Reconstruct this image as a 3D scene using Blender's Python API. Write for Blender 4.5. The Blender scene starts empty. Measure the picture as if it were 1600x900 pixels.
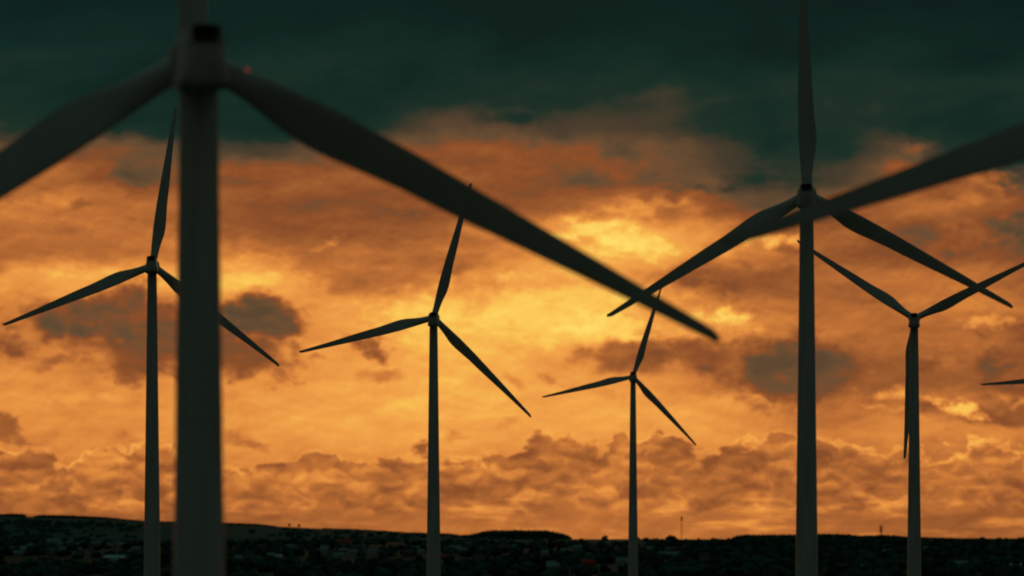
import bpy, bmesh, math, random
import numpy as np
from mathutils import Vector, Matrix
from mathutils import noise as mn

random.seed(7)
rng = np.random.default_rng(11)
scene = bpy.context.scene
COL = scene.collection
R = math.radians

# ------------------------------------------------------------------ camera
F = 6500.0            # focal length in photo pixels (146 mm lens on a 36 mm sensor)
K = F / 4444.0        # the layout distances below were paced out for F = 4444
ZC = 70.0             # eye height of the camera (drone) above the foot of the nearest tower
EYE_Y = 850.0         # photo row of the eye level

cam_d = bpy.data.cameras.new("camera")
cam = bpy.data.objects.new("camera", cam_d)
COL.objects.link(cam)
cam.location = (0, 0, ZC)
cam.rotation_euler = (R(90), 0, 0)
cam_d.sensor_width = 36
cam_d.lens = 36 * F / 1600
cam_d.shift_y = (EYE_Y - 450) / 1600
cam_d.clip_start = 1
cam_d.clip_end = 90000
cam_d.dof.use_dof = True
cam_d.dof.focus_distance = 720 * K
cam_d.dof.aperture_fstop = 0.100 * K / 0.70
scene.camera = cam


def at(px, py, d):
    return Vector(((px - 800) / F * d, d, ZC + (EYE_Y - py) / F * d))


# ------------------------------------------------------------------ helpers
def link(o):
    COL.objects.link(o)
    return o


def tag(o, label=None, cat=None, group=None, kind=None):
    if label: o["label"] = label
    if cat: o["category"] = cat
    if group: o["group"] = group
    if kind: o["kind"] = kind
    return o


def obj(name, me, mat=None, parent=None):
    o = link(bpy.data.objects.new(name, me))
    if mat is not None and len(me.materials) == 0:
        me.materials.append(mat)
    if parent is not None:
        o.parent = parent
    return o


def bm_mesh(name, bm, smooth=True, angle=40):
    me = bpy.data.meshes.new(name)
    bmesh.ops.recalc_face_normals(bm, faces=bm.faces)
    if smooth:
        for f in bm.faces: f.smooth = True
        for e in bm.edges:
            if len(e.link_faces) == 2 and e.calc_face_angle(0) > R(angle):
                e.smooth = False
    bm.to_mesh(me)
    bm.free()
    return me


def box(bm, cx, cy, cz, sx, sy, sz, bevel=0):
    r = bmesh.ops.create_cube(bm, size=1)
    vs = r["verts"]
    for v in vs:
        v.co = Vector((v.co.x * sx + cx, v.co.y * sy + cy, v.co.z * sz + cz))
    if bevel:
        es = list({e for v in vs for e in v.link_edges})
        bmesh.ops.bevel(bm, geom=es, offset=bevel, segments=2, affect='EDGES')


def ring_loft(bm, rings, cap0=True, cap1=True):
    vr = [[bm.verts.new(p) for p in ring] for ring in rings]
    n = len(vr[0])
    for a, b in zip(vr[:-1], vr[1:]):
        for i in range(n):
            bm.faces.new((a[i], a[(i + 1) % n], b[(i + 1) % n], b[i]))
    if cap0: bm.faces.new(vr[0])
    if cap1: bm.faces.new(vr[-1])


def bar(bm, p, q, r, n=6):
    p, q = Vector(p), Vector(q)
    d = (q - p).normalized()
    a = d.cross(Vector((0, 0, 1)) if abs(d.z) < 0.9 else Vector((1, 0, 0))).normalized()
    b = d.cross(a)
    ring_loft(bm, [[c + a * (r * math.cos(2 * math.pi * i / n)) + b * (r * math.sin(2 * math.pi * i / n)) for i in range(n)] for c in (p, q)])


# ------------------------------------------------------------------ materials
def new_mat(name):
    m = bpy.data.materials.new(name)
    m.use_nodes = True
    nt = m.node_tree
    return m, nt, nt.nodes["Principled BSDF"]


def simple_mat(name, c1, c2, scale, rough=0.6, spec=0.3, detail=6, bump=0.0, stretch=None):
    m, nt, b = new_mat(name)
    tc = nt.nodes.new("ShaderNodeTexCoord")
    n = nt.nodes.new("ShaderNodeTexNoise")
    n.inputs["Scale"].default_value = scale
    n.inputs["Detail"].default_value = detail
    if stretch:
        mp_ = nt.nodes.new("ShaderNodeMapping"); mp_.inputs[3].default_value = stretch
        nt.links.new(tc.outputs["Object"], mp_.inputs[0]); nt.links.new(mp_.outputs[0], n.inputs["Vector"])
    else:
        nt.links.new(tc.outputs["Object"], n.inputs["Vector"])
    r = nt.nodes.new("ShaderNodeValToRGB")
    r.color_ramp.elements[0].position = 0.35
    r.color_ramp.elements[1].position = 0.65
    r.color_ramp.elements[0].color = (*c1, 1)
    r.color_ramp.elements[1].color = (*c2, 1)
    nt.links.new(n.outputs["Fac"], r.inputs["Fac"])
    nt.links.new(r.outputs["Color"], b.inputs["Base Color"])
    b.inputs["Roughness"].default_value = rough
    b.inputs["Specular IOR Level"].default_value = spec
    if bump:
        bp = nt.nodes.new("ShaderNodeBump")
        bp.inputs["Strength"].default_value = bump
        nt.links.new(n.outputs["Fac"], bp.inputs["Height"])
        nt.links.new(bp.outputs["Normal"], b.inputs["Normal"])
    return m


M_paint = simple_mat("white_turbine_paint", (0.57, 0.56, 0.53), (0.71, 0.71, 0.68), 1.3, 0.45, 0.4, stretch=(1, 1, 0.06))
M_blade = simple_mat("white_blade_gelcoat", (0.58, 0.58, 0.55), (0.68, 0.68, 0.65), 0.25, 0.4, 0.4)
M_dark = simple_mat("black_cooler_louvre", (0.040, 0.030, 0.022), (0.065, 0.048, 0.035), 3.0, 0.6, 0.2)
M_steel = simple_mat("galvanised_steel", (0.16, 0.15, 0.14), (0.24, 0.22, 0.2), 1.0, 0.5, 0.4)
M_rust = simple_mat("red_oxide_steel", (0.20, 0.06, 0.03), (0.28, 0.09, 0.05), 1.0, 0.6, 0.3)
M_concrete = simple_mat("concrete", (0.26, 0.26, 0.25), (0.36, 0.36, 0.34), 1.0, 0.9, 0.2)

M_red, nt, b = new_mat("red_warning_lamp")
b.inputs["Base Color"].default_value = (0.5, 0.02, 0.01, 1)
b.inputs["Emission Color"].default_value = (1.0, 0.06, 0.03, 1)
b.inputs["Emission Strength"].default_value = 0.27


# ------------------------------------------------------------------ terrain
PROFILE = [(0, -67), (220, -67), (480, -52), (700, -45), (1200, -40), (1800, -36), (2300, -31), (3000, -25),
           (4000, -14.5), (5000, -4), (6000, 3), (7000, 8), (9000, 11), (14000, 18), (30000, 40), (70000, 60)]
PD = np.array([p[0] for p in PROFILE], float) * K
PZ = np.array([p[1] for p in PROFILE], float)


def ground_z(x, y):
    d = math.hypot(x, y)
    if y < 0:                       # behind the camera: the same low ground, level
        base = -67.0
        base += (float(np.interp(d, PD, PZ)) + 67) * 0.3
    else:
        k = min(1, max(0, y / (d + 1e-6) / 0.5))
        k = 0.3 + 0.7 * k
        base = -67 + (float(np.interp(d, PD, PZ)) + 67) * k
    a = min(1.0, d / (2500 * K))
    base += 1.6 * a * mn.noise(Vector((x / 420, y / 420, 3.1)))
    base += 0.5 * a * mn.noise(Vector((x / 130, y / 130, 8.1)))
    return ZC + base


rr = [0] + list(np.geomspace(12, 1800, 34)) + list(np.linspace(1900, 7200, 60)) + list(np.geomspace(7600, 70000, 22))
th = list(np.linspace(-20, 20, 161)) + list(np.linspace(22, 338, 80))
verts, faces = [], []
for r_ in [q * K for q in rr[1:]]:
    for t_ in th:
        x, y = r_ * math.sin(R(t_)), r_ * math.cos(R(t_))
        verts.append((x, y, ground_z(x, y)))
nt_ = len(th)
for i in range(len(rr) - 2):
    for j in range(nt_):
        a, b_ = i * nt_ + j, i * nt_ + (j + 1) % nt_
        faces.append((a, b_, b_ + nt_, a + nt_))
verts.append((0, 0, ground_z(0, 0)))
c_ = len(verts) - 1
for j in range(nt_):
    faces.append((c_, (j + 1) % nt_, j))
me = bpy.data.meshes.new("ground")
me.from_pydata(verts, [], faces)
for p in me.polygons: p.use_smooth = True

M_ground, nt, b = new_mat("meadow_and_fields")
tc = nt.nodes.new("ShaderNodeTexCoord")
v = nt.nodes.new("ShaderNodeTexVoronoi"); v.inputs["Scale"].default_value = 0.006
n1 = nt.nodes.new("ShaderNodeTexNoise"); n1.inputs["Scale"].default_value = 0.02; n1.inputs["Detail"].default_value = 8
mp = nt.nodes.new("ShaderNodeMix"); mp.data_type = 'RGBA'; mp.inputs[0].default_value = 0.45
nt.links.new(tc.outputs["Object"], v.inputs["Vector"])
nt.links.new(tc.outputs["Object"], n1.inputs["Vector"])
rp = nt.nodes.new("ShaderNodeValToRGB")
cr = rp.color_ramp
cr.elements[0].position, cr.elements[0].color = 0.2, (0.012, 0.034, 0.024, 1)
cr.elements[1].position, cr.elements[1].color = 0.85, (0.04, 0.08, 0.055, 1)
e = cr.elements.new(0.5); e.color = (0.02, 0.058, 0.04, 1)
sx = nt.nodes.new("ShaderNodeSeparateColor")
nt.links.new(v.outputs["Color"], sx.inputs["Color"])
mm = nt.nodes.new("ShaderNodeMath"); mm.operation = 'MULTIPLY_ADD'; mm.inputs[1].default_value = 0.5
nt.links.new(n1.outputs["Fac"], mm.inputs[2])
nt.links.new(sx.outputs["Red"], mm.inputs[0])
sb = nt.nodes.new("ShaderNodeMath"); sb.operation = 'SUBTRACT'; sb.inputs[1].default_value = 0.22
nt.links.new(mm.outputs[0], sb.inputs[0])
nt.links.new(sb.outputs[0], rp.inputs["Fac"])
nt.links.new(rp.outputs["Color"], b.inputs["Base Color"])
b.inputs["Roughness"].default_value = 0.95
b.inputs["Specular IOR Level"].default_value = 0.1
g = obj("ground", me, M_ground)
tag(g, "dark rolling fields and valley floor under the turbines", "ground", kind="structure")

# the long ridge on the skyline, higher on the left
CREST = [(-2500, 790), (-700, 798), (0, 806), (60, 808), (170, 811), (230, 816), (310, 818), (400, 821), (560, 829), (640, 834), (690, 835),
         (735, 838), (890, 842.5), (1145, 842.5), (1250, 841), (1400, 842), (1500, 843), (1600, 843), (2300, 838), (4100, 830)]
CX = np.array([c[0] for c in CREST], float)
CY = np.array([c[1] for c in CREST], float)
DC = 7000.0 * K


def crest_z(px, d=DC):
    return ZC + (EYE_Y - float(np.interp(px, CX, CY))) / F * DC


def hill_z(px, d):
    x = (px - 800) / F * d
    g0 = ground_z(x, d)
    c = crest_z(px)
    if d <= DC:
        k = (d - 5300 * K) / (DC - 5300 * K)
        k = max(0, min(1, k))
        k = k * k * (3 - 2 * k)
    else:
        k = max(0, 1 - (d - DC) / (4500 * K))
        k = k * k * (3 - 2 * k)
    z = g0 - 3 + (c - g0 + 3) * k
    z += 1.2 * k * (mn.noise(Vector((x / 300, d / 300, 1.7)))) * (1 if abs(d - DC) > 250 else 0.3)
    return z


pxs = list(np.linspace(-2500, 4100, 300))
ds = [q * K for q in list(np.linspace(5300, 7000, 26)) + list(np.linspace(7200, 11500, 14))]
verts = [((p - 800) / F * d, d, hill_z(p, d)) for d in ds for p in pxs]
n = len(pxs)
faces = [(i * n + j, i * n + j + 1, (i + 1) * n + j + 1, (i + 1) * n + j) for i in range(len(ds) - 1) for j in range(n - 1)]
me = bpy.data.meshes.new("hills")
me.from_pydata(verts, [], faces)
for p in me.polygons: p.use_smooth = True
M_hill = simple_mat("hillside_pasture", (0.010, 0.088, 0.074), (0.017, 0.116, 0.098), 0.004, 0.95, 0.1)
h = obj("hills", me, M_hill)
tag(h, "long low ridge on the horizon, highest at the left", "hills", kind="structure")

# ------------------------------------------------------------------ far woods (uncountable canopy)
bm = bmesh.new()
bmesh.ops.create_icosphere(bm, subdivisions=2, radius=1)
ICO_V = np.array([v.co[:] for v in bm.verts])
ICO_F = np.array([[v.index for v in f.verts] for f in bm.faces])
bm.free()


def clump_mesh(name, items):
    """items: (x, y, z_base, radius, height); each becomes one uneven leaf clump"""
    V, FA = [], []
    off = 0
    for (x, y, z, r_, h_) in items:
        j = 1 + 0.22 * rng.standard_normal(len(ICO_V))
        p = ICO_V * j[:, None]
        a = rng.random() * 6.28
        c, s = math.cos(a), math.sin(a)
        q = np.stack([p[:, 0] * c - p[:, 1] * s, p[:, 0] * s + p[:, 1] * c, p[:, 2]], 1)
        q = q * np.array([r_, r_, h_ * 0.5]) + np.array([x, y, z + h_ * 0.42])
        V.append(q)
        FA.append(ICO_F + off)
        off += len(ICO_V)
    V = np.concatenate(V); FA = np.concatenate(FA)
    me = bpy.data.meshes.new(name)
    me.vertices.add(len(V)); me.vertices.foreach_set("co", V.ravel())
    me.loops.add(FA.size); me.loops.foreach_set("vertex_index", FA.ravel())
    me.polygons.add(len(FA)); me.polygons.foreach_set("loop_start", np.arange(0, FA.size, 3))
    me.update(calc_edges=True)
    return me


M_leaf = simple_mat("broadleaf_canopy", (0.020, 0.070, 0.050), (0.040, 0.115, 0.080), 0.02, 0.9, 0.1)
M_leaf2 = simple_mat("dark_evergreen_canopy", (0.008, 0.022, 0.018), (0.016, 0.042, 0.032), 0.02, 0.9, 0.1)

# tops of the wooded blocks along the ridge, as photo rows
WOOD = [(-2500, 786), (-600, 796), (-40, 803), (36, 803), (43, 811), (50, 814), (57, 806), (64, 804.5), (110, 805.5), (165, 808), (225, 814), (310, 815.5), (400, 818.5),
        (450, 823.5), (560, 827), (640, 832), (700, 833.5), (722, 836.5), (738, 835), (762, 829.5), (800, 829), (850, 829.5), (876, 833),
        (887, 837), (892, 843), (1143, 843), (1148, 838.5), (1160, 836), (1230, 835.5), (1310, 834.5), (1345, 837), (1380, 836), (1420, 838.5),
        (1500, 841), (1560, 841.5), (1700, 841), (2400, 834), (4100, 826)]
WX = np.array([w[0] for w in WOOD], float); WY = np.array([w[1] for w in WOOD], float)
items = []
for row, d in enumerate(np.linspace(6800 * K, 7040 * K, 6)):
    p = -500.0
    while p < 2100:
        p += (3.4 if -60 < p < 1660 else 9) * (0.7 + 0.6 * random.random())
        top = float(np.interp(p, WX, WY)); base = float(np.interp(p, CX, CY))
        hpx = base - top
        if hpx < 1.0: continue
        ztop = ZC + (EYE_Y - top - 0.6 * random.random() + 0.2) / F * d
        zb = min(hill_z(p, d), ztop - 5)
        hh = ztop - zb
        items.append(((p - 800) / F * d, d + random.uniform(-20, 20), zb, random.uniform(4.5, 7.0), hh * 1.08))
random.seed(5)
while len(items) < 4200:
    d = random.uniform(5400, 6450) * K
    p = random.uniform(-300, 1900)
    x = (p - 800) / F * d
    if random.random() > 0.15 + 1.1 * mn.noise(Vector((x / 420, d / 700, 2.0))): 
        if random.random() < 0.97: continue
    items.append((x, d, hill_z(p, d) - 1, random.uniform(4, 8), random.uniform(5, 9)))
o = obj("ridge_wood", clump_mesh("ridge_wood", items), M_leaf)
tag(o, "dark wood along the top of the far ridge and copses down its slope", "wood", kind="stuff")

# ------------------------------------------------------------------ village houses
def depth_for_row(py, px=800):
    lo, hi = 2000.0 * K, 6900.0 * K
    for _ in range(40):
        m_ = (lo + hi) / 2
        x = (px - 800) / F * m_
        y_ = EYE_Y - (ground_z(x, m_) - ZC) / m_ * F
        if y_ > py: lo = m_
        else: hi = m_
    return (lo + hi) / 2


WALLS = [simple_mat("pale_render", (0.34, 0.40, 0.38), (0.46, 0.52, 0.50), 0.3, 0.85, 0.2),
         simple_mat("grey_render", (0.22, 0.23, 0.22), (0.30, 0.31, 0.30), 0.3, 0.85, 0.2),
         simple_mat("brown_brick", (0.20, 0.10, 0.07), (0.28, 0.15, 0.10), 0.3, 0.85, 0.2)]
ROOFS = {"red": simple_mat("red_clay_roof", (0.50, 0.045, 0.03), (0.62, 0.07, 0.04), 0.4, 0.8, 0.2),
         "orange": simple_mat("orange_tile_roof", (0.50, 0.16, 0.08), (0.62, 0.22, 0.11), 0.4, 0.8, 0.2),
         "grey": simple_mat("slate_roof", (0.15, 0.24, 0.22), (0.24, 0.34, 0.31), 0.4, 0.8, 0.2),
         "dark": simple_mat("dark_slate_roof", (0.05, 0.06, 0.06), (0.09, 0.10, 0.10), 0.4, 0.8, 0.2),
         "pale": simple_mat("pale_metal_roof", (0.46, 0.56, 0.53), (0.62, 0.72, 0.68), 0.2, 0.6, 0.4)}
M_glass = simple_mat("window_glass", (0.02, 0.025, 0.03), (0.03, 0.035, 0.04), 1.0, 0.15, 0.5)


def house_meshes(w, dp, hw, hr):
    """gabled house: ridge along x; walls up to the gables, roof with eaves"""
    bm = bmesh.new()
    x, y = w / 2, dp / 2
    ring = [(-y, -2.0), (y, -2.0), (y, hw), (0, hw + hr), (-y, hw)]
    ring_loft(bm, [[Vector((s * x, a, b2)) for a, b2 in ring] for s in (-1, 1)])
    wall = bm_mesh("wall", bm, smooth=False)
    bm = bmesh.new()
    e_ = 0.5; t_ = 0.35
    sl = hr / y
    prof = [(-y - e_, hw - e_ * sl + 0.02), (0, hw + hr + 0.02), (y + e_, hw - e_ * sl + 0.02),
            (y + e_, hw - e_ * sl + t_), (0, hw + hr + t_ + 0.1), (-y - e_, hw - e_ * sl + t_)]
    ring_loft(bm, [[Vector((s * (x + 0.4), a, b2)) for a, b2 in prof] for s in (-1, 1)])
    roof = bm_mesh("roof", bm, smooth=False)
    bm = bmesh.new()
    box(bm, w * 0.28, y * 0.3, hw + hr * 0.9 + 0.4, 0.9, 0.7, 2.0)
    chim = bm_mesh("chimney", bm, smooth=False)
    wins = []
    nw = max(2, int(w / 5.0))
    for k in range(nw):
        xx = -x + (k + 0.5) * w / nw
        for zz in ([1.6, 4.3] if hw > 4.5 else [1.6]):
            bm = bmesh.new()
            box(bm, xx, -y - 0.02, zz, 1.3, 0.1, 1.4)
            wins.append(bm_mesh("window", bm, smooth=False))
    return wall, roof, chim, wins


house_spots = []


def house(name, px, py, wpx, roof, wall, label, cat="house", group=None, yaw=None, hw=None, low=False, mesh=None):
    d = depth_for_row(py, px)
    s = F / d
    w = wpx / s
    dp = w * random.uniform(0.55, 0.75)
    if low:
        hw_, hr_, dp = 3.5, w * 0.11, w * 0.5
    else:
        hw_, hr_ = (hw or random.choice([3.0, 5.4])), dp * random.uniform(0.32, 0.45)
    if mesh is None:
        mesh = house_meshes(w, dp, hw_, hr_)
    x = (px - 800) / F * d
    root = link(bpy.data.objects.new(name, None))
    root.location = (x, d, ground_z(x, d))
    root.rotation_euler.z = R(random.uniform(-35, 35)) if yaw is None else R(yaw)
    tag(root, label, cat, group)
    obj("wall", mesh[0], WALLS[wall], root)
    r_ = obj("roof", mesh[1], ROOFS[roof], root)
    if not low:
        obj("chimney", mesh[2], WALLS[2], r_)
    for mw in (mesh[3] if group is None else []):      # the small far ones show no windows
        obj("window", mw, M_glass, root)
    house_spots.append((x, d, w))
    return root


house("farm_shed", 181, 876, 34, "pale", 0, "largest pale-roofed shed low on the dark slope just left of the grey tower", "shed", yaw=-18, low=True)
house("farm_shed", 26, 861, 28, "pale", 1, "long pale roof near the left edge of the photo below a smaller pale roof", "shed", yaw=14, low=True)
house("house", 30, 846, 20, "grey", 0, "grey-roofed house at far left just above the long pale roof", yaw=8)
house("house", 85, 852, 22, "grey", 0, "pale-walled house under the left end of the ridge with two low storeys", yaw=-12, hw=5.4)
house("farm_shed", 178, 852, 26, "grey", 0, "low grey shed standing above the largest pale shed", "shed", yaw=4, low=True)
house("house", 138, 842, 18, "grey", 1, "small grey house high on the slope left of the slim left tower", yaw=10)
house("house", 435, 873, 12, "pale", 0, "little house with a bright pale roof right of the blurred tower", yaw=30)
house("house", 540, 853, 19, "red", 1, "house with a deep red roof midway between blurred tower and centre tower", yaw=-10)
house("house", 642, 844, 20, "red", 2, "broad red-roofed house close left of the centre tower below the ridge", yaw=6)
house("house", 700, 837, 16, "red", 2, "red-roofed house on the skyline just right of the centre tower", yaw=10)
house("house", 697, 874, 17, "red", 2, "red-roofed house low beside the right flank of the centre tower", yaw=-20)
house("house", 616, 858, 24, "orange", 0, "house with a pale orange roof left of the centre tower", yaw=12)
house("house", 712, 862, 18, "grey", 0, "pale house right of the centre tower above the low red roof", yaw=-8)
house("house", 872, 842, 17, "red", 2, "red-roofed house under the right end of the wooded knoll", yaw=5)
house("house", 828, 842, 14, "orange", 1, "house with faded orange roof below the wooded knoll", yaw=-12)
house("house", 918, 888, 20, "red", 2, "lone red-roofed house low in the dark left of the small turbine's tower", yaw=16)
house("farm_shed", 1050, 871, 44, "grey", 0, "very long low shed right of the small turbine's tower", "shed", yaw=2, low=True)
house("house", 1369, 858, 12, "pale", 0, "small pale house at the foot of the right-hand mast", yaw=10)
house("house", 1452, 861, 16, "grey", 0, "pale house just right of the right-hand tower", yaw=-14)
house("farm_shed", 1590, 889, 26, "pale", 1, "pale-roofed shed at the right edge of the photo", "shed", yaw=12, low=True)
house("house", 1345, 890, 14, "grey", 0, "pale house low between the tall right tower and the mast", yaw=20)

protos = []
for k in range(6):
    w = random.uniform(9, 15)
    dp = w * random.uniform(0.6, 0.75)
    protos.append(house_meshes(w, dp, random.choice([3.0, 5.4]), dp * random.uniform(0.32, 0.45)))
kinds = {"grey": ("slate-roofed pale house among the dark trees of the valley town", "slate-roofed houses of the valley town"),
         "dark": ("dark-roofed house hardly showing among the trees of the valley town", "dark-roofed houses of the valley town")}
random.seed(21)
cnt = 0
tries = 0
while cnt < 130 and tries < 3000:
    tries += 1
    px = random.choice([random.gauss(560, 170), random.gauss(800, 130), random.uniform(-60, 1660), random.gauss(120, 90)])
    if not -60 < px < 1660: continue
    py = random.gauss(858, 11)
    if px > 1150: py = random.gauss(876, 9)
    ymin = float(np.interp(px, [-60, 500, 735, 900, 1145, 1660], [838, 840, 845, 848, 862, 862]))
    if not ymin < py < 897: continue
    d = depth_for_row(py, px); x = (px - 800) / F * d
    if any(abs(x - a) < (w_ + 16) * 0.75 and abs(d - b2) < 60 for a, b2, w_ in house_spots): continue
    k = "grey" if random.random() < 0.6 else "dark"
    house("house", px, py, 12 * F / d, k, random.choice([0, 0, 1]) if k == "grey" else random.choice([1, 2]),
          kinds[k][0], "house", kinds[k][1], mesh=protos[cnt % 6])
    cnt += 1

# ------------------------------------------------------------------ valley woods between the houses
items = []
tries = 0
while len(items) < 3600 and tries < 60000:
    tries += 1
    d = math.sqrt(random.uniform(2250 ** 2, 5700 ** 2)) * K
    px = random.uniform(-160, 1760)
    x = (px - 800) / F * d
    dens = 0.5 + 0.9 * mn.noise(Vector((x / 160, d / 300, 5.0)))
    if d < 3100 * K: dens += 0.35
    elif px < 960: dens -= 0.30
    if px > 1150: dens += 0.2
    if random.random() > dens: continue
    r_ = random.uniform(3.5, 7.5)
    if any(abs(x - a) < w_ * 0.6 + r_ and -r_ - 55 < (d - b2) < w_ * 0.5 + r_ for a, b2, w_ in house_spots): continue
    items.append((x, d, ground_z(x, d) - 0.5, r_, random.uniform(6, 12)))
o = obj("valley_wood", clump_mesh("valley_wood", items[::2]), M_leaf)
tag(o, "loose mid-green trees filling the valley between the houses", "wood", kind="stuff")
o = obj("valley_evergreens", clump_mesh("valley_evergreens", items[1::2]), M_leaf2)
tag(o, "darker evergreens filling the valley between the houses", "wood", kind="stuff")

# ------------------------------------------------------------------ single trees on the skyline
M_bark = simple_mat("bark", (0.05, 0.035, 0.025), (0.09, 0.065, 0.045), 1.5, 0.9, 0.1)


def sky_tree(px, py_top, wpx, d, label):
    d *= K
    x = (px - 800) / F * d
    zt = ZC + (EYE_Y - py_top) / F * d
    zb = max(ground_z(x, d), hill_z(px, d) if d >= 5300 * K else -1e9) - 0.3
    H = zt - zb
    r_ = wpx * d / F / 2
    root = link(bpy.data.objects.new("tree", None))
    root.location = (x, d, zb)
    tag(root, label, "tree")
    bm = bmesh.new()
    rings = []
    for k in range(6):
        t_ = k / 5
        rad = 0.45 * (1 - 0.7 * t_)
        rings.append([Vector((rad * math.cos(a) + 0.2 * math.sin(3 * t_), rad * math.sin(a), H * 0.8 * t_)) for a in np.linspace(0, 2 * math.pi, 9)[:-1]])
    ring_loft(bm, rings)
    for k in range(5):
        a = k * 1.3
        bar(bm, (0, 0, H * (0.35 + 0.07 * k)), (r_ * 0.6 * math.cos(a), r_ * 0.6 * math.sin(a), H * (0.55 + 0.07 * k)), 0.12)
    obj("trunk", bm_mesh("trunk", bm), M_bark, root)
    its = []
    for k in range(26):
        a = random.random() * 6.28
        q = math.sqrt(random.random())
        zz = random.random()
        w_ = math.sin(math.pi * (0.15 + 0.8 * zz)) * r_ * 0.85
        c_r = r_ * random.uniform(0.22, 0.36)
        its.append((w_ * q * math.cos(a), w_ * q * math.sin(a), H * (0.28 + 0.62 * zz) - c_r * 0.6, c_r, c_r * 1.6))
    obj("crown", clump_mesh("crown", its), M_leaf2, root)


sky_tree(945.5, 837.0, 12, 6000, "round bushy tree alone on the skyline left of the small turbine's tower")
sky_tree(1049, 836.5, 17, 6000, "broad round tree on the skyline beside the thin radio mast")
sky_tree(1010, 840.5, 12, 6000, "low spreading tree on the skyline just right of the small turbine's tower")
sky_tree(452, 817.5, 5, 6900, "tiny slender tree poking above the left ridge, nearer the blurred tower")
sky_tree(467, 819.0, 6, 6900, "tiny round tree poking above the left ridge, second from the blurred tower")

# ------------------------------------------------------------------ masts
def mast(px, py_top, py_base, d, base_w, head_px, label, tint):
    d *= K
    s = F / d
    x = (px - 800) / F * d
    zb = max(ground_z(x, d), hill_z(px, d) if d >= 5300 * K else -1e9)
    zt = ZC + (EYE_Y - py_top) / s
    H = zt - zb
    root = link(bpy.data.objects.new("radio_mast", None))
    root.location = (x, d, zb)
    tag(root, label, "mast")
    bm = bmesh.new()
    nseg = 14
    cor = lambda k, c: Vector((math.cos(c * math.pi / 2 + .78), math.sin(c * math.pi / 2 + .78), 0)) * (base_w * (1 - 0.6 * k / nseg)) + Vector((0, 0, H * k / nseg))
    for k in range(nseg):
        for c in range(4):
            bar(bm, cor(k, c), cor(k + 1, c), 0.22, 5)
            bar(bm, cor(k, c), cor(k + 1, (c + 1) % 4), 0.12, 4)
            bar(bm, cor(k + 1, c), cor(k + 1, (c + 1) % 4), 0.12, 4)
    obj("lattice", bm_mesh("lattice", bm), tint, root)
    hw = head_px / s
    wtop = base_w * 0.4
    bm = bmesh.new()
    for zz in (0.06, 0.94):
        r = bmesh.ops.create_cone(bm, cap_ends=True, segments=16, radius1=wtop + 1.3, radius2=wtop + 1.3, depth=0.25)
        for v_ in r["verts"]: v_.co.z += H - hw * zz - 0.5
    obj("platform", bm_mesh("platform", bm), tint, root)
    for k in range(6):
        a = k * math.pi / 3
        bm = bmesh.new()
        box(bm, 0, 0, 0, 0.8, 0.5, hw * 0.72, 0.1)
        ob = obj("panel_antenna", bm_mesh("panel_antenna", bm), tint, root)
        ob.location = ((wtop + 1.5) * math.cos(a), (wtop + 1.5) * math.sin(a), H - hw * 0.5 - 0.5)
        ob.rotation_euler.z = a + math.pi / 2
    bm = bmesh.new()
    bar(bm, (0, 0, H - 0.5), (0, 0, H + 2.5), 0.12)
    obj("lightning_rod", bm_mesh("lightning_rod", bm), tint, root)


mast(1065, 806, 843, 6300, 1.7, 9, "tall thin rust-coloured lattice radio mast on the open skyline left of the tall right tower", M_rust)
mast(1376.5, 820, 862, 4600, 1.9, 14, "shorter rust-coloured radio mast between the two right-hand towers, in front of the wooded ridge", M_rust)

# ------------------------------------------------------------------ wind turbines
RR = 40.0
TAB_R = [0.9, 2.0, 3.5, 5.0, 6.5, 8.0, 9.5, 11, 13, 16, 20, 25, 30, 35, 38, 39.3, 39.85, 40.0]
XL = lambda r: float(np.interp(r, [0, 3, 6, 9.5, 15, 20, 30, 38, 39.3, 40], [-.9, -.9, -1.1, -1.27, -1.28, -1.12, -.78, -.48, -.40, -.1]))
CH = lambda r: float(np.interp(r, [0, 2.2, 4, 6, 8, 9.5, 11, 15, 20, 30, 38, 39.3, 39.85, 40], [1.8, 1.8, 1.95, 2.45, 2.95, 3.1, 3.05, 2.65, 2.34, 1.48, .86, .72, .5, .15]))
THK = lambda r: float(np.interp(r, [0, 2.2, 5, 8, 11, 20, 30, 40], [.9, .9, .68, .5, .40, .22, .12, .03]))
TW = lambda r: float(np.interp(r, [0, 5, 9, 15, 25, 40], [15, 15, 13, 8, 3, -1]))


def blade_mesh():
    bm = bmesh.new()
    N = 28
    rings = []
    for r in TAB_R:
        w = min(1, max(0, (r - 2.2) / 5.5)); w = w * w * (3 - 2 * w)
        xl, c, t_ = XL(r), CH(r), THK(r)
        ring = []
        tw = R(TW(r) * w)
        for i in range(N):
            a = 2 * math.pi * i / N
            f_ = (1 - math.cos(a)) / 2
            x = xl + c * f_
            yc = t_ * math.sin(a)
            ya = t_ * (1 if a < math.pi else -0.75) * 2.6 * (0.2969 * math.sqrt(f_) - 0.126 * f_ - 0.3516 * f_ ** 2 + 0.2843 * f_ ** 3 - 0.1015 * f_ ** 4) * 1.27
            y = yc * (1 - w) + ya * w
            px = x * math.cos(tw) - y * math.sin(tw)
            py = x * math.sin(tw) + y * math.cos(tw)
            ring.append(Vector((px, py + 0.0009 * r * r, r)))
        rings.append(ring)
    ring_loft(bm, rings)
    return bm_mesh("blade", bm, angle=55)


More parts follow.
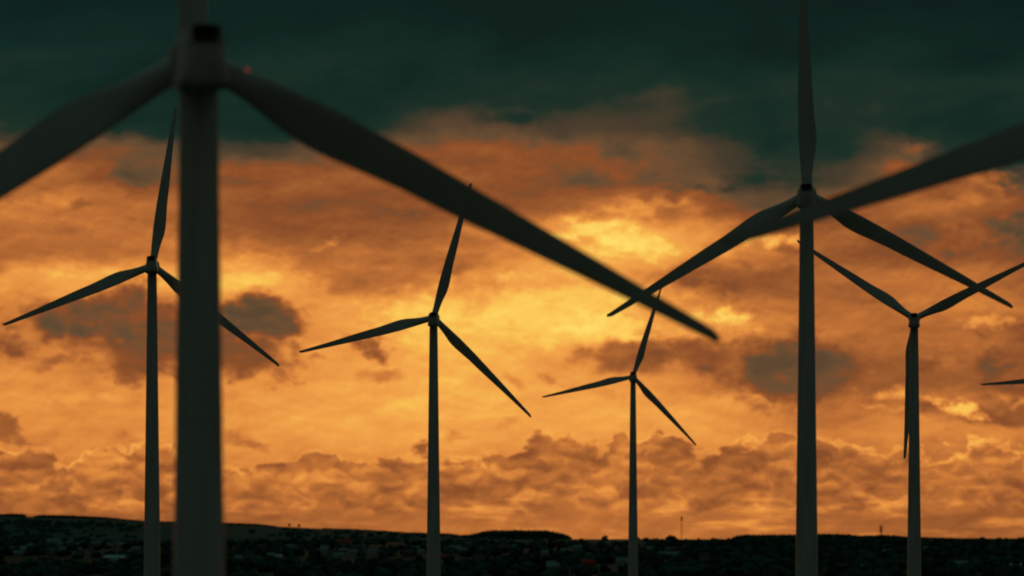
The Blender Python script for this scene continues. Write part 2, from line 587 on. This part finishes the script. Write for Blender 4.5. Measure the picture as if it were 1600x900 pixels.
def nacelle_mesh():
    bm = bmesh.new()
    # rounded trapezoid section, wide floor and narrower roof; lofted rear (-y) to front (+y)
    def sec(y, k, drop=0.0):
        pts = []
        wb, wt, zb, zt = 1.74 * k, 1.0 * k, -2.3 * k, 1.65 * k - drop
        cr_ = [(-wb, zb, .7), (wb, zb, .7), (wt, zt, .6), (-wt, zt, .6)]
        for i, (x, z, r) in enumerate(cr_):
            pv = Vector((cr_[i - 1][0], 0, cr_[i - 1][1])); nx = Vector((cr_[(i + 1) % 4][0], 0, cr_[(i + 1) % 4][1])); c = Vector((x, 0, z))
            a = c + (pv - c).normalized() * r; b2 = c + (nx - c).normalized() * r
            for t_ in np.linspace(0, 1, 6):
                p = a * (1 - t_) ** 2 + c * 2 * t_ * (1 - t_) + b2 * t_ ** 2
                pts.append(Vector((p.x, y, p.z)))
        return pts
    rings = [sec(-6.6, .76), sec(-6.5, .85), sec(-6.25, .93), sec(-5.9, .975), sec(-5.3, 1.0), sec(-2, 1.02), sec(1.0, 1.0), sec(2.2, .92, .1), sec(2.7, .8, .15)]
    ring_loft(bm, rings)
    return bm_mesh("nacelle", bm, angle=50)


def cooler_mesh():
    bm = bmesh.new()
    # dark louvred radiator block across the roof at the rear
    box(bm, 0, -5.75, 1.18, 1.7, 1.9, 1.15, 0.16)
    for k in range(5):
        box(bm, 0, -6.73, 0.76 + 0.21 * k, 1.56, 0.09, 0.05)
    return bm_mesh("cooler", bm, smooth=False)


def cowl_mesh():
    meshes = []
    for s in (-1, 1):
        bm = bmesh.new()
        vs = [Vector((s * 0.87, -6.72, 0.56)), Vector((s * 1.20, -6.60, 0.56)), Vector((s * 1.02, -6.6, 1.70)), Vector((s * 0.87, -6.72, 1.82))]
        ve = [Vector((p.x, -3.6, min(p.z, 1.5))) for p in vs]
        ring_loft(bm, [vs, ve])
        meshes.append(bm_mesh("cowl", bm))
    return meshes


def hub_mesh():
    bm = bmesh.new()
    prof = [(-1.55, 1.25), (-1.3, 1.5), (-0.6, 1.68), (0.4, 1.7), (1.2, 1.5), (1.9, 1.1), (2.35, .6), (2.5, .12)]
    ring_loft(bm, [[Vector((r * math.cos(a), y, r * math.sin(a))) for a in np.linspace(0, 2 * math.pi, 33)[:-1]] for y, r in prof])
    return bm_mesh("hub", bm)


def tower_mesh(L, k=1.0):
    """L = height of the nacelle centre above the foot"""
    bm = bmesh.new()
    top = L - 1.9
    rad = lambda z: (1.14 + (top - z) * 0.0124) * k
    zs = []
    z = 0.0
    while z < top - 0.1:
        zs.append(z); z += 12.5
    rings = []
    def rg(z, r): rings.append([Vector((r * math.cos(a), r * math.sin(a), z)) for a in np.linspace(0, 2 * math.pi, 49)[:-1]])
    for z in zs:
        if z > 0 and z % 25 == 0:
            rg(z - .09, rad(z)); rg(z - .08, rad(z) + .035); rg(z + .08, rad(z) + .035); rg(z + .09, rad(z))
        else:
            rg(z, rad(z))
    rg(top - .35, rad(top)); rg(top - .3, rad(top) + .18); rg(top + .12, rad(top) + .18)
    ring_loft(bm, rings)
    return bm_mesh("tower", bm, angle=30)


def foot_mesh():
    bm = bmesh.new()
    prof = [(-1.5, 4.2), (0.25, 4.2), (0.35, 4.1), (0.36, 2.0)]
    ring_loft(bm, [[Vector((r * math.cos(a), r * math.sin(a), z)) for a in np.linspace(0, 2 * math.pi, 33)[:-1]] for z, r in prof])
    return bm_mesh("foundation", bm)


ME_BLADE, ME_NAC, ME_COOL, ME_COWL, ME_HUB, ME_FOOT = blade_mesh(), nacelle_mesh(), cooler_mesh(), cowl_mesh(), hub_mesh(), foot_mesh()
OVER = 4.4


def turbine(px, py, rpx, phase, yaw, label, lamp=False, tilt=4.5, girth=1.0):
    TILT = R(tilt)
    s = rpx / RR
    d = F / s
    hub = at(px, py, d)
    cy, sy = math.cos(R(yaw)), math.sin(R(yaw))
    ax = Vector((-sy, cy, 0))                         # horizontal direction of the rotor axis, away from the camera
    base = hub - ax * (OVER * math.cos(TILT))
    zh = hub.z - OVER * math.sin(TILT)                # nacelle centre over the tower
    gz = ground_z(base.x, base.y)
    root = link(bpy.data.objects.new("wind_turbine", None))
    root.location = (base.x, base.y, gz)
    root.rotation_euler.z = R(yaw)
    tag(root, label, "wind turbine", "wind turbines of the hillside wind farm")
    L = zh - gz
    obj("tower", tower_mesh(L, girth), M_paint, root)
    obj("foundation", ME_FOOT, M_concrete, root)
    T = Matrix.Translation((0, 0, L)) @ Matrix.Rotation(TILT, 4, 'X')
    nac = obj("nacelle", ME_NAC, M_paint, root); nac.matrix_local = T
    obj("cooler", ME_COOL, M_dark, nac)
    for mc in ME_COWL: obj("cowl", mc, M_paint, nac)
    if lamp:
        bm = bmesh.new()
        bar(bm, (1.4, -2.5, -0.9), (2.9, -2.5, -1.1), 0.05)
        obj("lamp_bracket", bm_mesh("lamp_bracket", bm), M_steel, nac)
        bm = bmesh.new()
        bmesh.ops.create_uvsphere(bm, u_segments=16, v_segments=10, radius=0.115)
        lp = obj("warning_lamp", bm_mesh("warning_lamp", bm), M_red, nac)
        lp.location = (2.92, -2.5, -1.0)
        lp["label"] = "small glowing red warning lamp"
    hb = obj("hub", ME_HUB, M_paint, root); hb.matrix_local = T @ Matrix.Translation((0, OVER, 0))
    for k in range(3):
        b_ = obj("blade", ME_BLADE, M_blade, root)
        b_.matrix_local = T @ Matrix.Translation((0, OVER, 0)) @ Matrix.Rotation(R(phase + 120 * k), 4, 'Y')
    return root


turbine(304, 87, 956, -2.65, 8, "blurred nearest turbine at left with a thick tower and a red lamp by its nacelle", lamp=True, tilt=5.5, girth=1.08)
turbine(2031, 79, 950, 11.6, 0, "blurred blade of an unseen turbine reaching in from the right edge across the tall tower")
turbine(1260.8, 304, 366.9, -1.05, -4.6, "tall sharp turbine at right whose upper blade stands straight up past the photo's top")
turbine(238.6, 415, 252, 8.3, 3, "slim turbine at left partly hidden behind the blurred foreground tower", tilt=0.5)
turbine(677.7, 496.3, 218, 15.6, 0.4, "turbine at centre standing under the long blurred blade")
turbine(1428.5, 498, 220.5, 64.0, -5.8, "turbine at right with blades spread in a Y and one hanging down behind its tower")
turbine(989.3, 588.5, 146.1, 17.5, -2.2, "smallest and farthest turbine, right of the centre, its upper blade crossed by the blurred blade", tilt=0.5)
turbine(1683, 590, 150, 26, -6, "far turbine beyond the right edge showing only one thin blade tip")

# ------------------------------------------------------------------ sky
SUN_AZ, SUN_EL = math.atan((960 - 800) / F), R(5.2)
world = bpy.data.worlds.new("World")
scene.world = world
world.use_nodes = True
nt = world.node_tree
nt.nodes.clear()
N = nt.nodes.new
Lk = nt.links.new


def put(sock, val):
    if hasattr(val, "is_output"): Lk(val, sock)
    else: sock.default_value = val


def M(op, a, b=None, c=None, clamp=False):
    n = N("ShaderNodeMath"); n.operation = op; n.use_clamp = clamp
    put(n.inputs[0], a)
    if b is not None: put(n.inputs[1], b)
    if c is not None: put(n.inputs[2], c)
    return n.outputs[0]


def SM(x, a, b, lo=0.0, hi=1.0, kind='SMOOTHSTEP'):
    n = N("ShaderNodeMapRange"); n.interpolation_type = kind; n.clamp = True
    put(n.inputs[0], x); put(n.inputs[1], a); put(n.inputs[2], b); put(n.inputs[3], lo); put(n.inputs[4], hi)
    return n.outputs[0]


def MIX(t, a, b):
    n = N("ShaderNodeMix"); n.data_type = 'FLOAT'; n.clamp_factor = True
    put(n.inputs[0], t); put(n.inputs[2], a); put(n.inputs[3], b)
    return n.outputs[0]


def MIXC(t, a, b):
    n = N("ShaderNodeMix"); n.data_type = 'RGBA'
    put(n.inputs[0], t); put(n.inputs[6], a); put(n.inputs[7], b)
    return n.outputs[2]


def VEC(x, y, z=0.0):
    n = N("ShaderNodeCombineXYZ")
    put(n.inputs[0], x); put(n.inputs[1], y); put(n.inputs[2], z)
    return n.outputs[0]


def NOISE(v, scale, detail, rough=0.55, dist=0.0, col=False, lac=2.0):
    n = N("ShaderNodeTexNoise"); n.noise_dimensions = '3D'
    put(n.inputs["Vector"], v); put(n.inputs["Scale"], scale); put(n.inputs["Detail"], detail)
    put(n.inputs["Roughness"], rough); put(n.inputs["Distortion"], dist); put(n.inputs["Lacunarity"], lac)
    return n.outputs["Color" if col else "Fac"]


def VOR(v, scale, detail, rough=0.5):
    n = N("ShaderNodeTexVoronoi"); n.voronoi_dimensions = '2D'; n.feature = 'F1'; n.normalize = True
    put(n.inputs["Vector"], v); put(n.inputs["Scale"], scale); put(n.inputs["Detail"], detail); put(n.inputs["Roughness"], rough)
    return n.outputs["Distance"]


def RAMP(x, stops, interp='LINEAR'):
    n = N("ShaderNodeValToRGB"); cr = n.color_ramp; cr.interpolation = interp
    while len(cr.elements) > 1: cr.elements.remove(cr.elements[-1])
    for i, (p, c) in enumerate(stops):
        e = cr.elements[0] if i == 0 else cr.elements.new(p)
        e.position = p
        e.color = (c, c, c, 1) if not isinstance(c, tuple) else (*c, 1)
    put(n.inputs[0], x)
    return n.outputs[0]


tc = N("ShaderNodeTexCoord")
sp = N("ShaderNodeSeparateXYZ"); Lk(tc.outputs["Generated"], sp.inputs[0])
dx, dy, dz = sp.outputs
az = M('ARCTAN2', dx, dy)
el = M('ARCSINE', M('MAXIMUM', M('MINIMUM', dz, 1.0), -1.0))
# angles in units of 1/44.44 rad: u to the right, v downwards, (8, 8.5) is straight ahead at eye level
u0 = M('MULTIPLY_ADD', az, F / 100, 8.0)
v0 = M('MULTIPLY_ADD', el, -F / 100, 8.5)
P0 = VEC(u0, M('MULTIPLY', v0, 1.35))
# billowing: warp the angles with fractal noise before looking the clouds up
w1 = N("ShaderNodeSeparateColor"); Lk(NOISE(P0, 0.85, 5, 0.55, col=True), w1.inputs[0])
w2 = N("ShaderNodeSeparateColor"); Lk(NOISE(P0, 2.4, 5, 0.52, col=True), w2.inputs[0])
u = M('MULTIPLY_ADD', M('SUBTRACT', w1.outputs[0], 0.5), 0.85, M('MULTIPLY_ADD', M('SUBTRACT', w2.outputs[0], 0.5), 0.32, u0))
v = M('MULTIPLY_ADD', M('SUBTRACT', w1.outputs[1], 0.5), 0.50, M('MULTIPLY_ADD', M('SUBTRACT', w2.outputs[1], 0.5), 0.24, v0))
P = VEC(u, v)

ROWS = [
 (-1.5, [.02]*17),
 (0.0, [.04,.04,.04,.04,.03,.03,.03,.02,.02,.02,.02,.02,.01,.01,.01,.01,.01]),
 (1.0, [.10,.10,.09,.09,.08,.08,.08,.07,.07,.08,.09,.08,.08,.07,.08,.07,.06]),
 (1.6, [.13,.12,.10,.10,.10,.10,.14,.19,.18,.18,.17,.15,.14,.14,.15,.14,.12]),
 (2.0, [.16,.12,.12,.12,.12,.13,.18,.32,.27,.29,.27,.17,.14,.15,.15,.15,.13]),
 (2.4, [.34,.38,.41,.32,.26,.36,.42,.45,.45,.43,.41,.31,.15,.16,.34,.19,.15]),
 (2.8, [.52,.55,.44,.44,.48,.49,.46,.46,.45,.44,.45,.33,.19,.22,.46,.48,.28]),
 (3.2, [.60,.62,.55,.51,.46,.43,.44,.44,.45,.53,.66,.53,.31,.44,.52,.55,.46]),
 (3.6, [.57,.57,.56,.54,.47,.45,.48,.53,.62,.80,.82,.66,.55,.52,.48,.50,.42]),
 (4.0, [.53,.55,.59,.63,.66,.56,.55,.57,.66,.83,.82,.68,.62,.51,.45,.50,.43]),
 (4.4, [.76,.78,.78,.81,.84,.70,.60,.66,.78,.80,.66,.48,.5,.57,.58,.56,.52]),
 (4.8, [.62,.64,.66,.69,.70,.73,.78,.83,.84,.85,.79,.66,.60,.58,.58,.62,.58]),
 (5.2, [.6,.6,.6,.6,.64,.72,.79,.83,.83,.85,.81,.72,.64,.58,.56,.58,.48]),
 (5.6, [.66,.64,.6,.6,.66,.74,.78,.82,.80,.7,.6,.56,.52,.52,.5,.52,.45]),
 (6.0, [.70,.68,.66,.68,.72,.76,.79,.80,.79,.75,.68,.64,.55,.50,.5,.5,.48]),
 (6.4, [.72,.69,.70,.72,.74,.77,.79,.79,.78,.78,.78,.76,.64,.54,.64,.6,.5]),
 (6.8, [.67,.67,.68,.69,.72,.76,.77,.76,.74,.74,.74,.74,.66,.62,.64,.66,.64]),
 (7.2, [.64,.63,.64,.66,.68,.68,.67,.68,.66,.64,.64,.64,.62,.6,.6,.6,.6]),
 (7.6, [.56,.53,.53,.54,.51,.51,.53,.52,.51,.50,.51,.52,.52,.50,.49,.48,.49]),
 (8.0, [.50,.48,.48,.48,.52,.53,.55,.55,.56,.57,.57,.56,.55,.53,.50,.48,.49]),
 (8.5, [.51,.50,.50,.50,.53,.54,.56,.57,.58,.59,.59,.58,.56,.54,.52,.50,.50]),
]
fx = M('MULTIPLY_ADD', u, 1 / 20.0, 0.1)      # u -2..18 -> 0..1
t = None
for i, (ry, vals) in enumerate(ROWS):
    fx_ = fx if t is None else M('MULTIPLY_ADD', t, 1e-6, fx)     # (keeps the node evaluation in order)
    row = RAMP(fx_, [((k + 2) / 20.0, vals[k]) for k in range(17)])
    if t is None: t = row
    else:
        py_ = ROWS[i - 1][0]
        t = MIX(SM(v, py_, ry), t, row)

cn = NOISE(VEC(u0, M('MULTIPLY', v0, 1.25), 3.7), 1.7, 6, 0.52)           # cloud-edge noise
cnS = M('SUBTRACT', cn, 0.5)
cpu = M('MULTIPLY_ADD', M('SUBTRACT', w2.outputs[0], 0.5), 0.35, u0)
cpv = M('MULTIPLY', M('MULTIPLY_ADD', M('SUBTRACT', w2.outputs[2], 0.5), 0.3, v0), 1.3)
cv = VOR(VEC(cpu, cpv), 1.9, 2.0, 0.55)
edge = M('MULTIPLY_ADD', M('SUBTRACT', 0.30, cv), 0.9, M('MULTIPLY_ADD', cnS, 1.3, 1.0))
fn = NOISE(VEC(u0, M('MULTIPLY', v0, 1.5), 12.7), 3.8, 6, 0.56)
edge_f = M('MULTIPLY_ADD', M('SUBTRACT', fn, 0.5), 2.4, M('MULTIPLY_ADD', cnS, 0.6, 0.95))
# one blob = one cloud mass or one gap of light: x, y, rx, ry (photo px), rotation, tone, softness, strength
BLOBS = [
 (225,272,60,26,8,.33,.7,.8),(285,295,40,16,0,.37,.7,.7),(135,324,34,9,12,.47,.6,.9),(60,262,70,14,-8,.42,.8,.5),
 (560,345,170,45,8,.45,.9,.6),(620,310,90,30,20,.44,.9,.5),
 (810,188,70,15,0,.13,.8,.8),(972,238,60,20,4,.21,1.0,.6),(925,282,75,18,8,.33,1.0,.7),(760,215,120,18,0,.38,.9,.6),
 (850,305,80,30,15,.41,.9,.6),(960,300,90,12,3,.50,.9,.6),
 (1160,256,100,24,18,.25,.9,.5),(1210,310,80,26,12,.36,.9,.6),(1420,240,44,14,-6,.46,.8,.8),(1330,290,80,20,10,.32,.9,.5),
 (985,322,90,10,-6,.78,.8,.8),(930,358,85,19,-10,.96,.8,1),(970,386,75,23,4,1.0,.8,1),(1040,388,55,15,0,.90,.8,.9),
 (1085,348,34,38,0,.74,.8,.6),(1085,345,18,22,20,.58,.8,.6),(1195,378,60,14,-5,.90,.8,.9),(1130,395,40,10,0,.82,.8,.6),
 (1545,292,52,32,0,.58,.5,.8),(1540,306,34,16,0,.44,.7,.7),(1520,322,60,9,-4,.66,.8,.6),(1450,330,110,14,-6,.60,.9,.6),
 (1588,372,72,34,0,.25,.8,.9),(1450,376,100,24,8,.34,.8,.85),(1470,398,60,13,12,.36,.8,.7),(1395,355,40,13,0,.46,.8,.6),
 (540,432,80,30,8,.55,.8,.7),(700,402,75,26,0,.56,.9,.7),(510,385,34,16,-20,.80,.8,.6),(350,412,70,14,-4,.84,.8,.7),
 (420,436,60,12,-6,.88,.8,.7),(110,432,130,12,-3,.84,.8,.7),(320,425,50,8,4,.66,.8,.5),(520,428,60,20,10,.56,.8,.5),
 (1190,438,95,32,8,.46,.8,.85),(1080,428,44,26,-20,.47,.8,.8),(1300,432,70,26,10,.50,.9,.7),(1440,440,80,20,0,.56,.9,.5),
 (110,486,78,30,4,.44,.5,.9),(190,480,60,34,0,.42,.4,.9),(200,520,150,44,10,.40,.4,.95),(300,530,150,58,4,.41,.4,.95),
 (410,498,82,40,6,.37,.4,.95),(395,545,78,38,0,.42,.5,.95),(210,568,72,28,6,.42,.5,.9),(120,516,66,26,10,.31,.9,.9),
 (390,503,62,30,0,.32,.8,.8),(290,515,90,20,0,.35,.9,.6),(195,590,30,22,0,.41,.6,.8),(445,590,26,22,30,.52,.7,.7),(150,545,80,16,10,.45,.8,.6),
 (22,535,38,22,20,.46,.6,.9),(80,566,50,10,-20,.52,.7,.8),(40,500,45,14,-25,.52,.8,.7),
 (575,540,46,20,25,.50,.6,.9),(600,586,60,12,6,.56,.7,.8),(590,555,26,16,30,.46,.7,.7),(810,598,28,12,20,.60,.7,.7),(870,590,30,12,30,.58,.7,.7),
 (790,490,230,46,0,.92,.9,.8),(930,470,200,60,0,.88,1.0,.5),(940,512,85,26,5,.96,.9,.9),(730,470,50,14,-10,.84,.8,.5),(1125,500,72,20,3,.93,.8,.85),(1090,530,40,12,10,.86,.8,.6),
 (970,552,85,20,4,.50,.5,.85),(1070,555,90,28,2,.45,.5,.9),(985,575,60,18,6,.46,.6,.8),(1235,562,135,44,4,.36,.6,.95),(1200,598,70,36,8,.37,.5,.9),
 (1310,585,95,42,4,.40,.6,.9),(1410,592,110,24,3,.48,.7,.8),(1245,565,95,32,0,.325,.9,.95),(1275,610,70,20,5,.38,.6,.8),(950,615,30,12,30,.64,.7,.6),
 (1530,524,18,14,0,.45,.7,.9),(1550,575,42,28,0,.37,.6,.9),(1590,540,30,30,0,.46,.7,.8),(1590,605,70,20,0,.44,.7,.8),(1490,560,36,30,10,.50,.7,.7),
 (1550,505,54,12,-8,.82,.7,.8),(1470,562,30,14,30,.66,.9,.5),(1560,655,90,18,6,.46,.6,.85),(1440,638,80,14,4,.46,.6,.9),
 (1500,645,52,12,12,.90,.6,.95),(1405,622,70,12,8,.78,.7,.85),(1370,640,34,7,0,.80,.7,.8),(1590,620,16,14,0,.74,.7,.8),(1560,612,24,10,20,.70,.7,.6),
 (1180,625,40,14,25,.60,.7,.8),(1200,630,24,8,20,.76,.7,.8),(1130,625,60,14,0,.76,.9,.6),
 (24,672,34,26,30,.49,.5,.9),(45,690,28,14,30,.52,.6,.8),(190,684,36,12,20,.60,.7,.8),(370,684,56,12,10,.58,.7,.8),(400,694,40,10,20,.57,.7,.8),(710,678,26,9,-15,.60,.7,.85),(800,660,14,10,40,.68,.7,.8),
 (130,640,160,8,-2,.66,.9,.6),(400,640,130,7,2,.68,.9,.6),(140,622,180,7,2,.77,.9,.7),
]
for (x, y, rx, ry, rot, tone, soft, st) in BLOBS:
    mpn = N("ShaderNodeMapping"); mpn.vector_type = 'TEXTURE'
    Lk(VEC(u, v, t), mpn.inputs[0])
    mpn.inputs[1].default_value = (x / 100, y / 100, 0)
    mpn.inputs[2].default_value = (0, 0, R(rot))
    mpn.inputs[3].default_value = (rx / 100 * 1.15, ry / 100 * 1.25, 1e5)
    ln = N("ShaderNodeVectorMath"); ln.operation = 'LENGTH'; Lk(mpn.outputs[0], ln.inputs[0])
    m_ = SM(M('SUBTRACT', edge_f if (rx < 56 or tone > 0.7) and tone > 0.25 else edge, ln.outputs["Value"]), 0.0, min(1.1, soft * 1.35 + 0.08), 0.0, st)
    t = MIX(m_, t, tone)

# long layered streaks drawn out along the wind, over the whole lit band
sv = VEC(M('MULTIPLY_ADD', v0, 0.35, M('MULTIPLY', u0, 0.42)), M('MULTIPLY_ADD', M('SUBTRACT', w1.outputs[0], 0.5), 1.2, M('MULTIPLY_ADD', u0, -0.12, M('MULTIPLY', v0, 2.3))), 21.3)
stn = NOISE(sv, 1.25, 7, 0.58)
big = NOISE(P0, 0.32, 3, 0.5)
band = M('MULTIPLY', M('MULTIPLY', SM(v, 2.2, 3.0), SM(v, 7.4, 6.6)), M('MULTIPLY', SM(big, 0.38, 0.62, 0.45, 1.0), SM(v, 6.2, 5.4, 0.45, 1.0)))
t = M('MULTIPLY_ADD', M('MULTIPLY', M('SUBTRACT', stn, 0.52), band), 0.27, t)
wisp = M('MULTIPLY', SM(NOISE(VEC(M('MULTIPLY', u0, 0.8), M('MULTIPLY_ADD', M('SUBTRACT', w2.outputs[1], 0.5), 0.8, M('MULTIPLY', v0, 1.9)), 33.0), 1.15, 7, 0.6), 0.54, 0.68), band)
t = M('MULTIPLY_ADD', wisp, -0.085, t)

# cumulus bank low over the horizon: broken puffy clumps, lit where they face the glow above
TOP = [(0,7.0),(1,7.15),(2,6.95),(3,7.05),(4,7.28),(4.6,7.08),(5.6,7.2),(6.4,6.98),(6.7,6.92),(7.2,7.18),(8,7.1),(8.5,6.74),(9,6.92),(9.4,7.02),(9.7,6.82),(10.1,7.0),(10.4,6.72),(10.8,6.98),(11.5,6.95),(12.4,6.8),(12.9,7.05),(13.4,6.92),(14,7.05),(14.6,7.1),(15.1,6.98),(15.4,7.0),(16,7.2)]
topv = RAMP(M('MULTIPLY_ADD', u, 1 / 20.0, 0.1), [((x + 2) / 20, y - 6.5) for x, y in TOP])
bn = NOISE(VEC(M('MULTIPLY', u0, 0.8), M('MULTIPLY', v0, 1.1), 9.3), 1.5, 7, 0.58)
pu = M('MULTIPLY_ADD', M('SUBTRACT', w2.outputs[2], 0.5), 0.42, M('MULTIPLY_ADD', M('SUBTRACT', w1.outputs[2], 0.5), 0.9, u0))
pv = M('MULTIPLY', M('MULTIPLY_ADD', M('SUBTRACT', w2.outputs[1], 0.5), 0.30, v0), 1.45)
vd = VOR(VEC(pu, pv), 1.9, 2.0, 0.55)                                     # heaped round puffs
vd_c = VOR(VEC(pu, pv), 1.6, 1.0, 0.5)
vd_up = VOR(VEC(pu, M('SUBTRACT', pv, 0.10)), 1.6, 1.0, 0.5)              # the same, sampled towards the light
depth_in = M('SUBTRACT', M('SUBTRACT', v, 6.42), topv)
depth_in = M('MULTIPLY_ADD', M('SUBTRACT', bn, 0.5), 0.85, depth_in)
depth_in = M('MULTIPLY_ADD', M('SUBTRACT', 0.30, vd), 0.75, depth_in)
bank = SM(depth_in, 0.0, 0.13)
bank = M('MULTIPLY', bank, SM(v, 8.15, 7.85, 0.0, 1.0))
rim = M('MULTIPLY', M('MULTIPLY', bank, SM(depth_in, 0.20, 0.05)), 0.19)
puff = NOISE(VEC(pu, pv, 1.2), 1.3, 6, 0.55)
bank_t = M('MULTIPLY_ADD', M('SUBTRACT', puff, 0.5), -0.66, 0.56)
bank_t = M('MULTIPLY_ADD', M('SUBTRACT', vd_up, vd_c), 0.65, bank_t)
bank_t = M('MAXIMUM', bank_t, 0.43)
t = MIX(M('MULTIPLY', bank, 0.88), t, bank_t)
t = M('ADD', t, rim)
# streaks of light under the bank
st1 = NOISE(VEC(M('MULTIPLY', u0, 0.55), M('MULTIPLY', v0, 3.0), 4.4), 1.5, 5, 0.55)
t = M('MULTIPLY_ADD', M('MULTIPLY', SM(st1, 0.5, 0.72), SM(v, 7.4, 7.9)), 0.15, t)
# fine billowing everywhere, lit from the glow; large soft mottling in the dark deck
det = NOISE(VEC(M('MULTIPLY_ADD', w1.outputs[2], 0.6, u0), M('MULTIPLY', v0, 1.7), 6.1), 1.5, 8, 0.56)
det2 = NOISE(VEC(M('MULTIPLY_ADD', w1.outputs[2], 0.6, M('ADD', u0, 0.03)), M('MULTIPLY', M('ADD', v0, 0.07), 1.7), 6.1), 1.5, 6, 0.56)
lit = SM(t, 0.22, 0.5)
t = M('MULTIPLY_ADD', M('SUBTRACT', det, 0.5), M('MULTIPLY_ADD', lit, 0.08, 0.04), t)
t = M('MULTIPLY_ADD', M('SUBTRACT', det2, det), M('MULTIPLY', lit, 0.30), t)
t = M('MAXIMUM', t, M('ADD', M('MULTIPLY', SM(v, 2.9, 3.9), 0.33), M('MULTIPLY', SM(v, 6.2, 6.9), 0.10)))
deckn = NOISE(VEC(M('MULTIPLY', u0, 0.5), M('MULTIPLY_ADD', u0, 0.12, M('MULTIPLY', v0, 1.3)), 14.0), 0.9, 6, 0.55)
deck = M('MULTIPLY', SM(t, 0.30, 0.16), SM(v, -0.3, 1.3))
t = M('MULTIPLY_ADD', M('MULTIPLY', M('SUBTRACT', deckn, 0.46), deck), 0.42, t)


def lin(c):
    return tuple(((x / 255) / 12.92 if x / 255 <= 0.04045 else ((x / 255 + 0.055) / 1.055) ** 2.4) for x in c)


SKY = [(0.0, (5, 28, 26)), (0.12, (11, 41, 35)), (0.20, (26, 47, 38)), (0.28, (72, 59, 44)), (0.35, (103, 75, 50)), (0.42, (137, 76, 40)), (0.50, (159, 92, 46)),
       (0.58, (186, 109, 52)), (0.68, (222, 137, 62)), (0.79, (241, 162, 73)), (0.88, (250, 194, 84)), (1.0, (255, 220, 106))]
t = MIX(SM(t, 0.25, 0.42), t, M('MULTIPLY_ADD', M('SUBTRACT', t, 0.63), 1.09, 0.632))
sky = RAMP(t, [(p, lin(c)) for p, c in SKY])
# away from the sunset the overcast is a dull even grey
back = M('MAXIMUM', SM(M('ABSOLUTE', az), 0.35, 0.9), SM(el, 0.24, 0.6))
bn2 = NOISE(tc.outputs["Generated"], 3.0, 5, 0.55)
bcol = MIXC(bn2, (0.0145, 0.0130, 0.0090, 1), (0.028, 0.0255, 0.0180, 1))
zen = MIXC(bn2, (0.018, 0.056, 0.049, 1), (0.038, 0.095, 0.083, 1))       # unseen sky overhead, made brighter and teal to light the hills and ground
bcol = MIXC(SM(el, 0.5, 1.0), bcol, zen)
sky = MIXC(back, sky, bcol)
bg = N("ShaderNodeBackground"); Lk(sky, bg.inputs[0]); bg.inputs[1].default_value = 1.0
# clear air behind the clouds
ns = N("ShaderNodeTexSky"); ns.sky_type = 'NISHITA'; ns.sun_disc = False
ns.sun_elevation = SUN_EL; ns.sun_rotation = SUN_AZ
bg2 = N("ShaderNodeBackground"); Lk(ns.outputs[0], bg2.inputs[0]); bg2.inputs[1].default_value = 0.0001
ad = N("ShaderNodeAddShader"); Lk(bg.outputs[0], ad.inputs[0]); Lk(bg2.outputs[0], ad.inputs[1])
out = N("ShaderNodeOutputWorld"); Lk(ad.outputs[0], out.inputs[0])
world.cycles.sampling_method = 'MANUAL'
world.cycles.sample_map_resolution = 1024

# the sun, veiled by cloud, low behind the turbines
sd = bpy.data.lights.new("sun", 'SUN')
sd.energy = 0.045; sd.angle = R(8); sd.color = (1.0, 0.62, 0.30)
so = link(bpy.data.objects.new("sun", sd))
dirv = Vector((math.sin(SUN_AZ) * math.cos(SUN_EL), math.cos(SUN_AZ) * math.cos(SUN_EL), math.sin(SUN_EL)))
so.rotation_euler = dirv.to_track_quat('Z', 'Y').to_euler()
so.location = (0, 300, 300)

# ------------------------------------------------------------------ render settings
scene.view_settings.view_transform = 'Standard'
scene.view_settings.look = 'None'
scene.view_settings.exposure = 0
scene.view_settings.gamma = 1
scene.render.engine = 'CYCLES'
scene.cycles.use_denoising = True
scene.cycles.filter_width = 2.0
scene.cycles.max_bounces = 4
scene.cycles.diffuse_bounces = 2
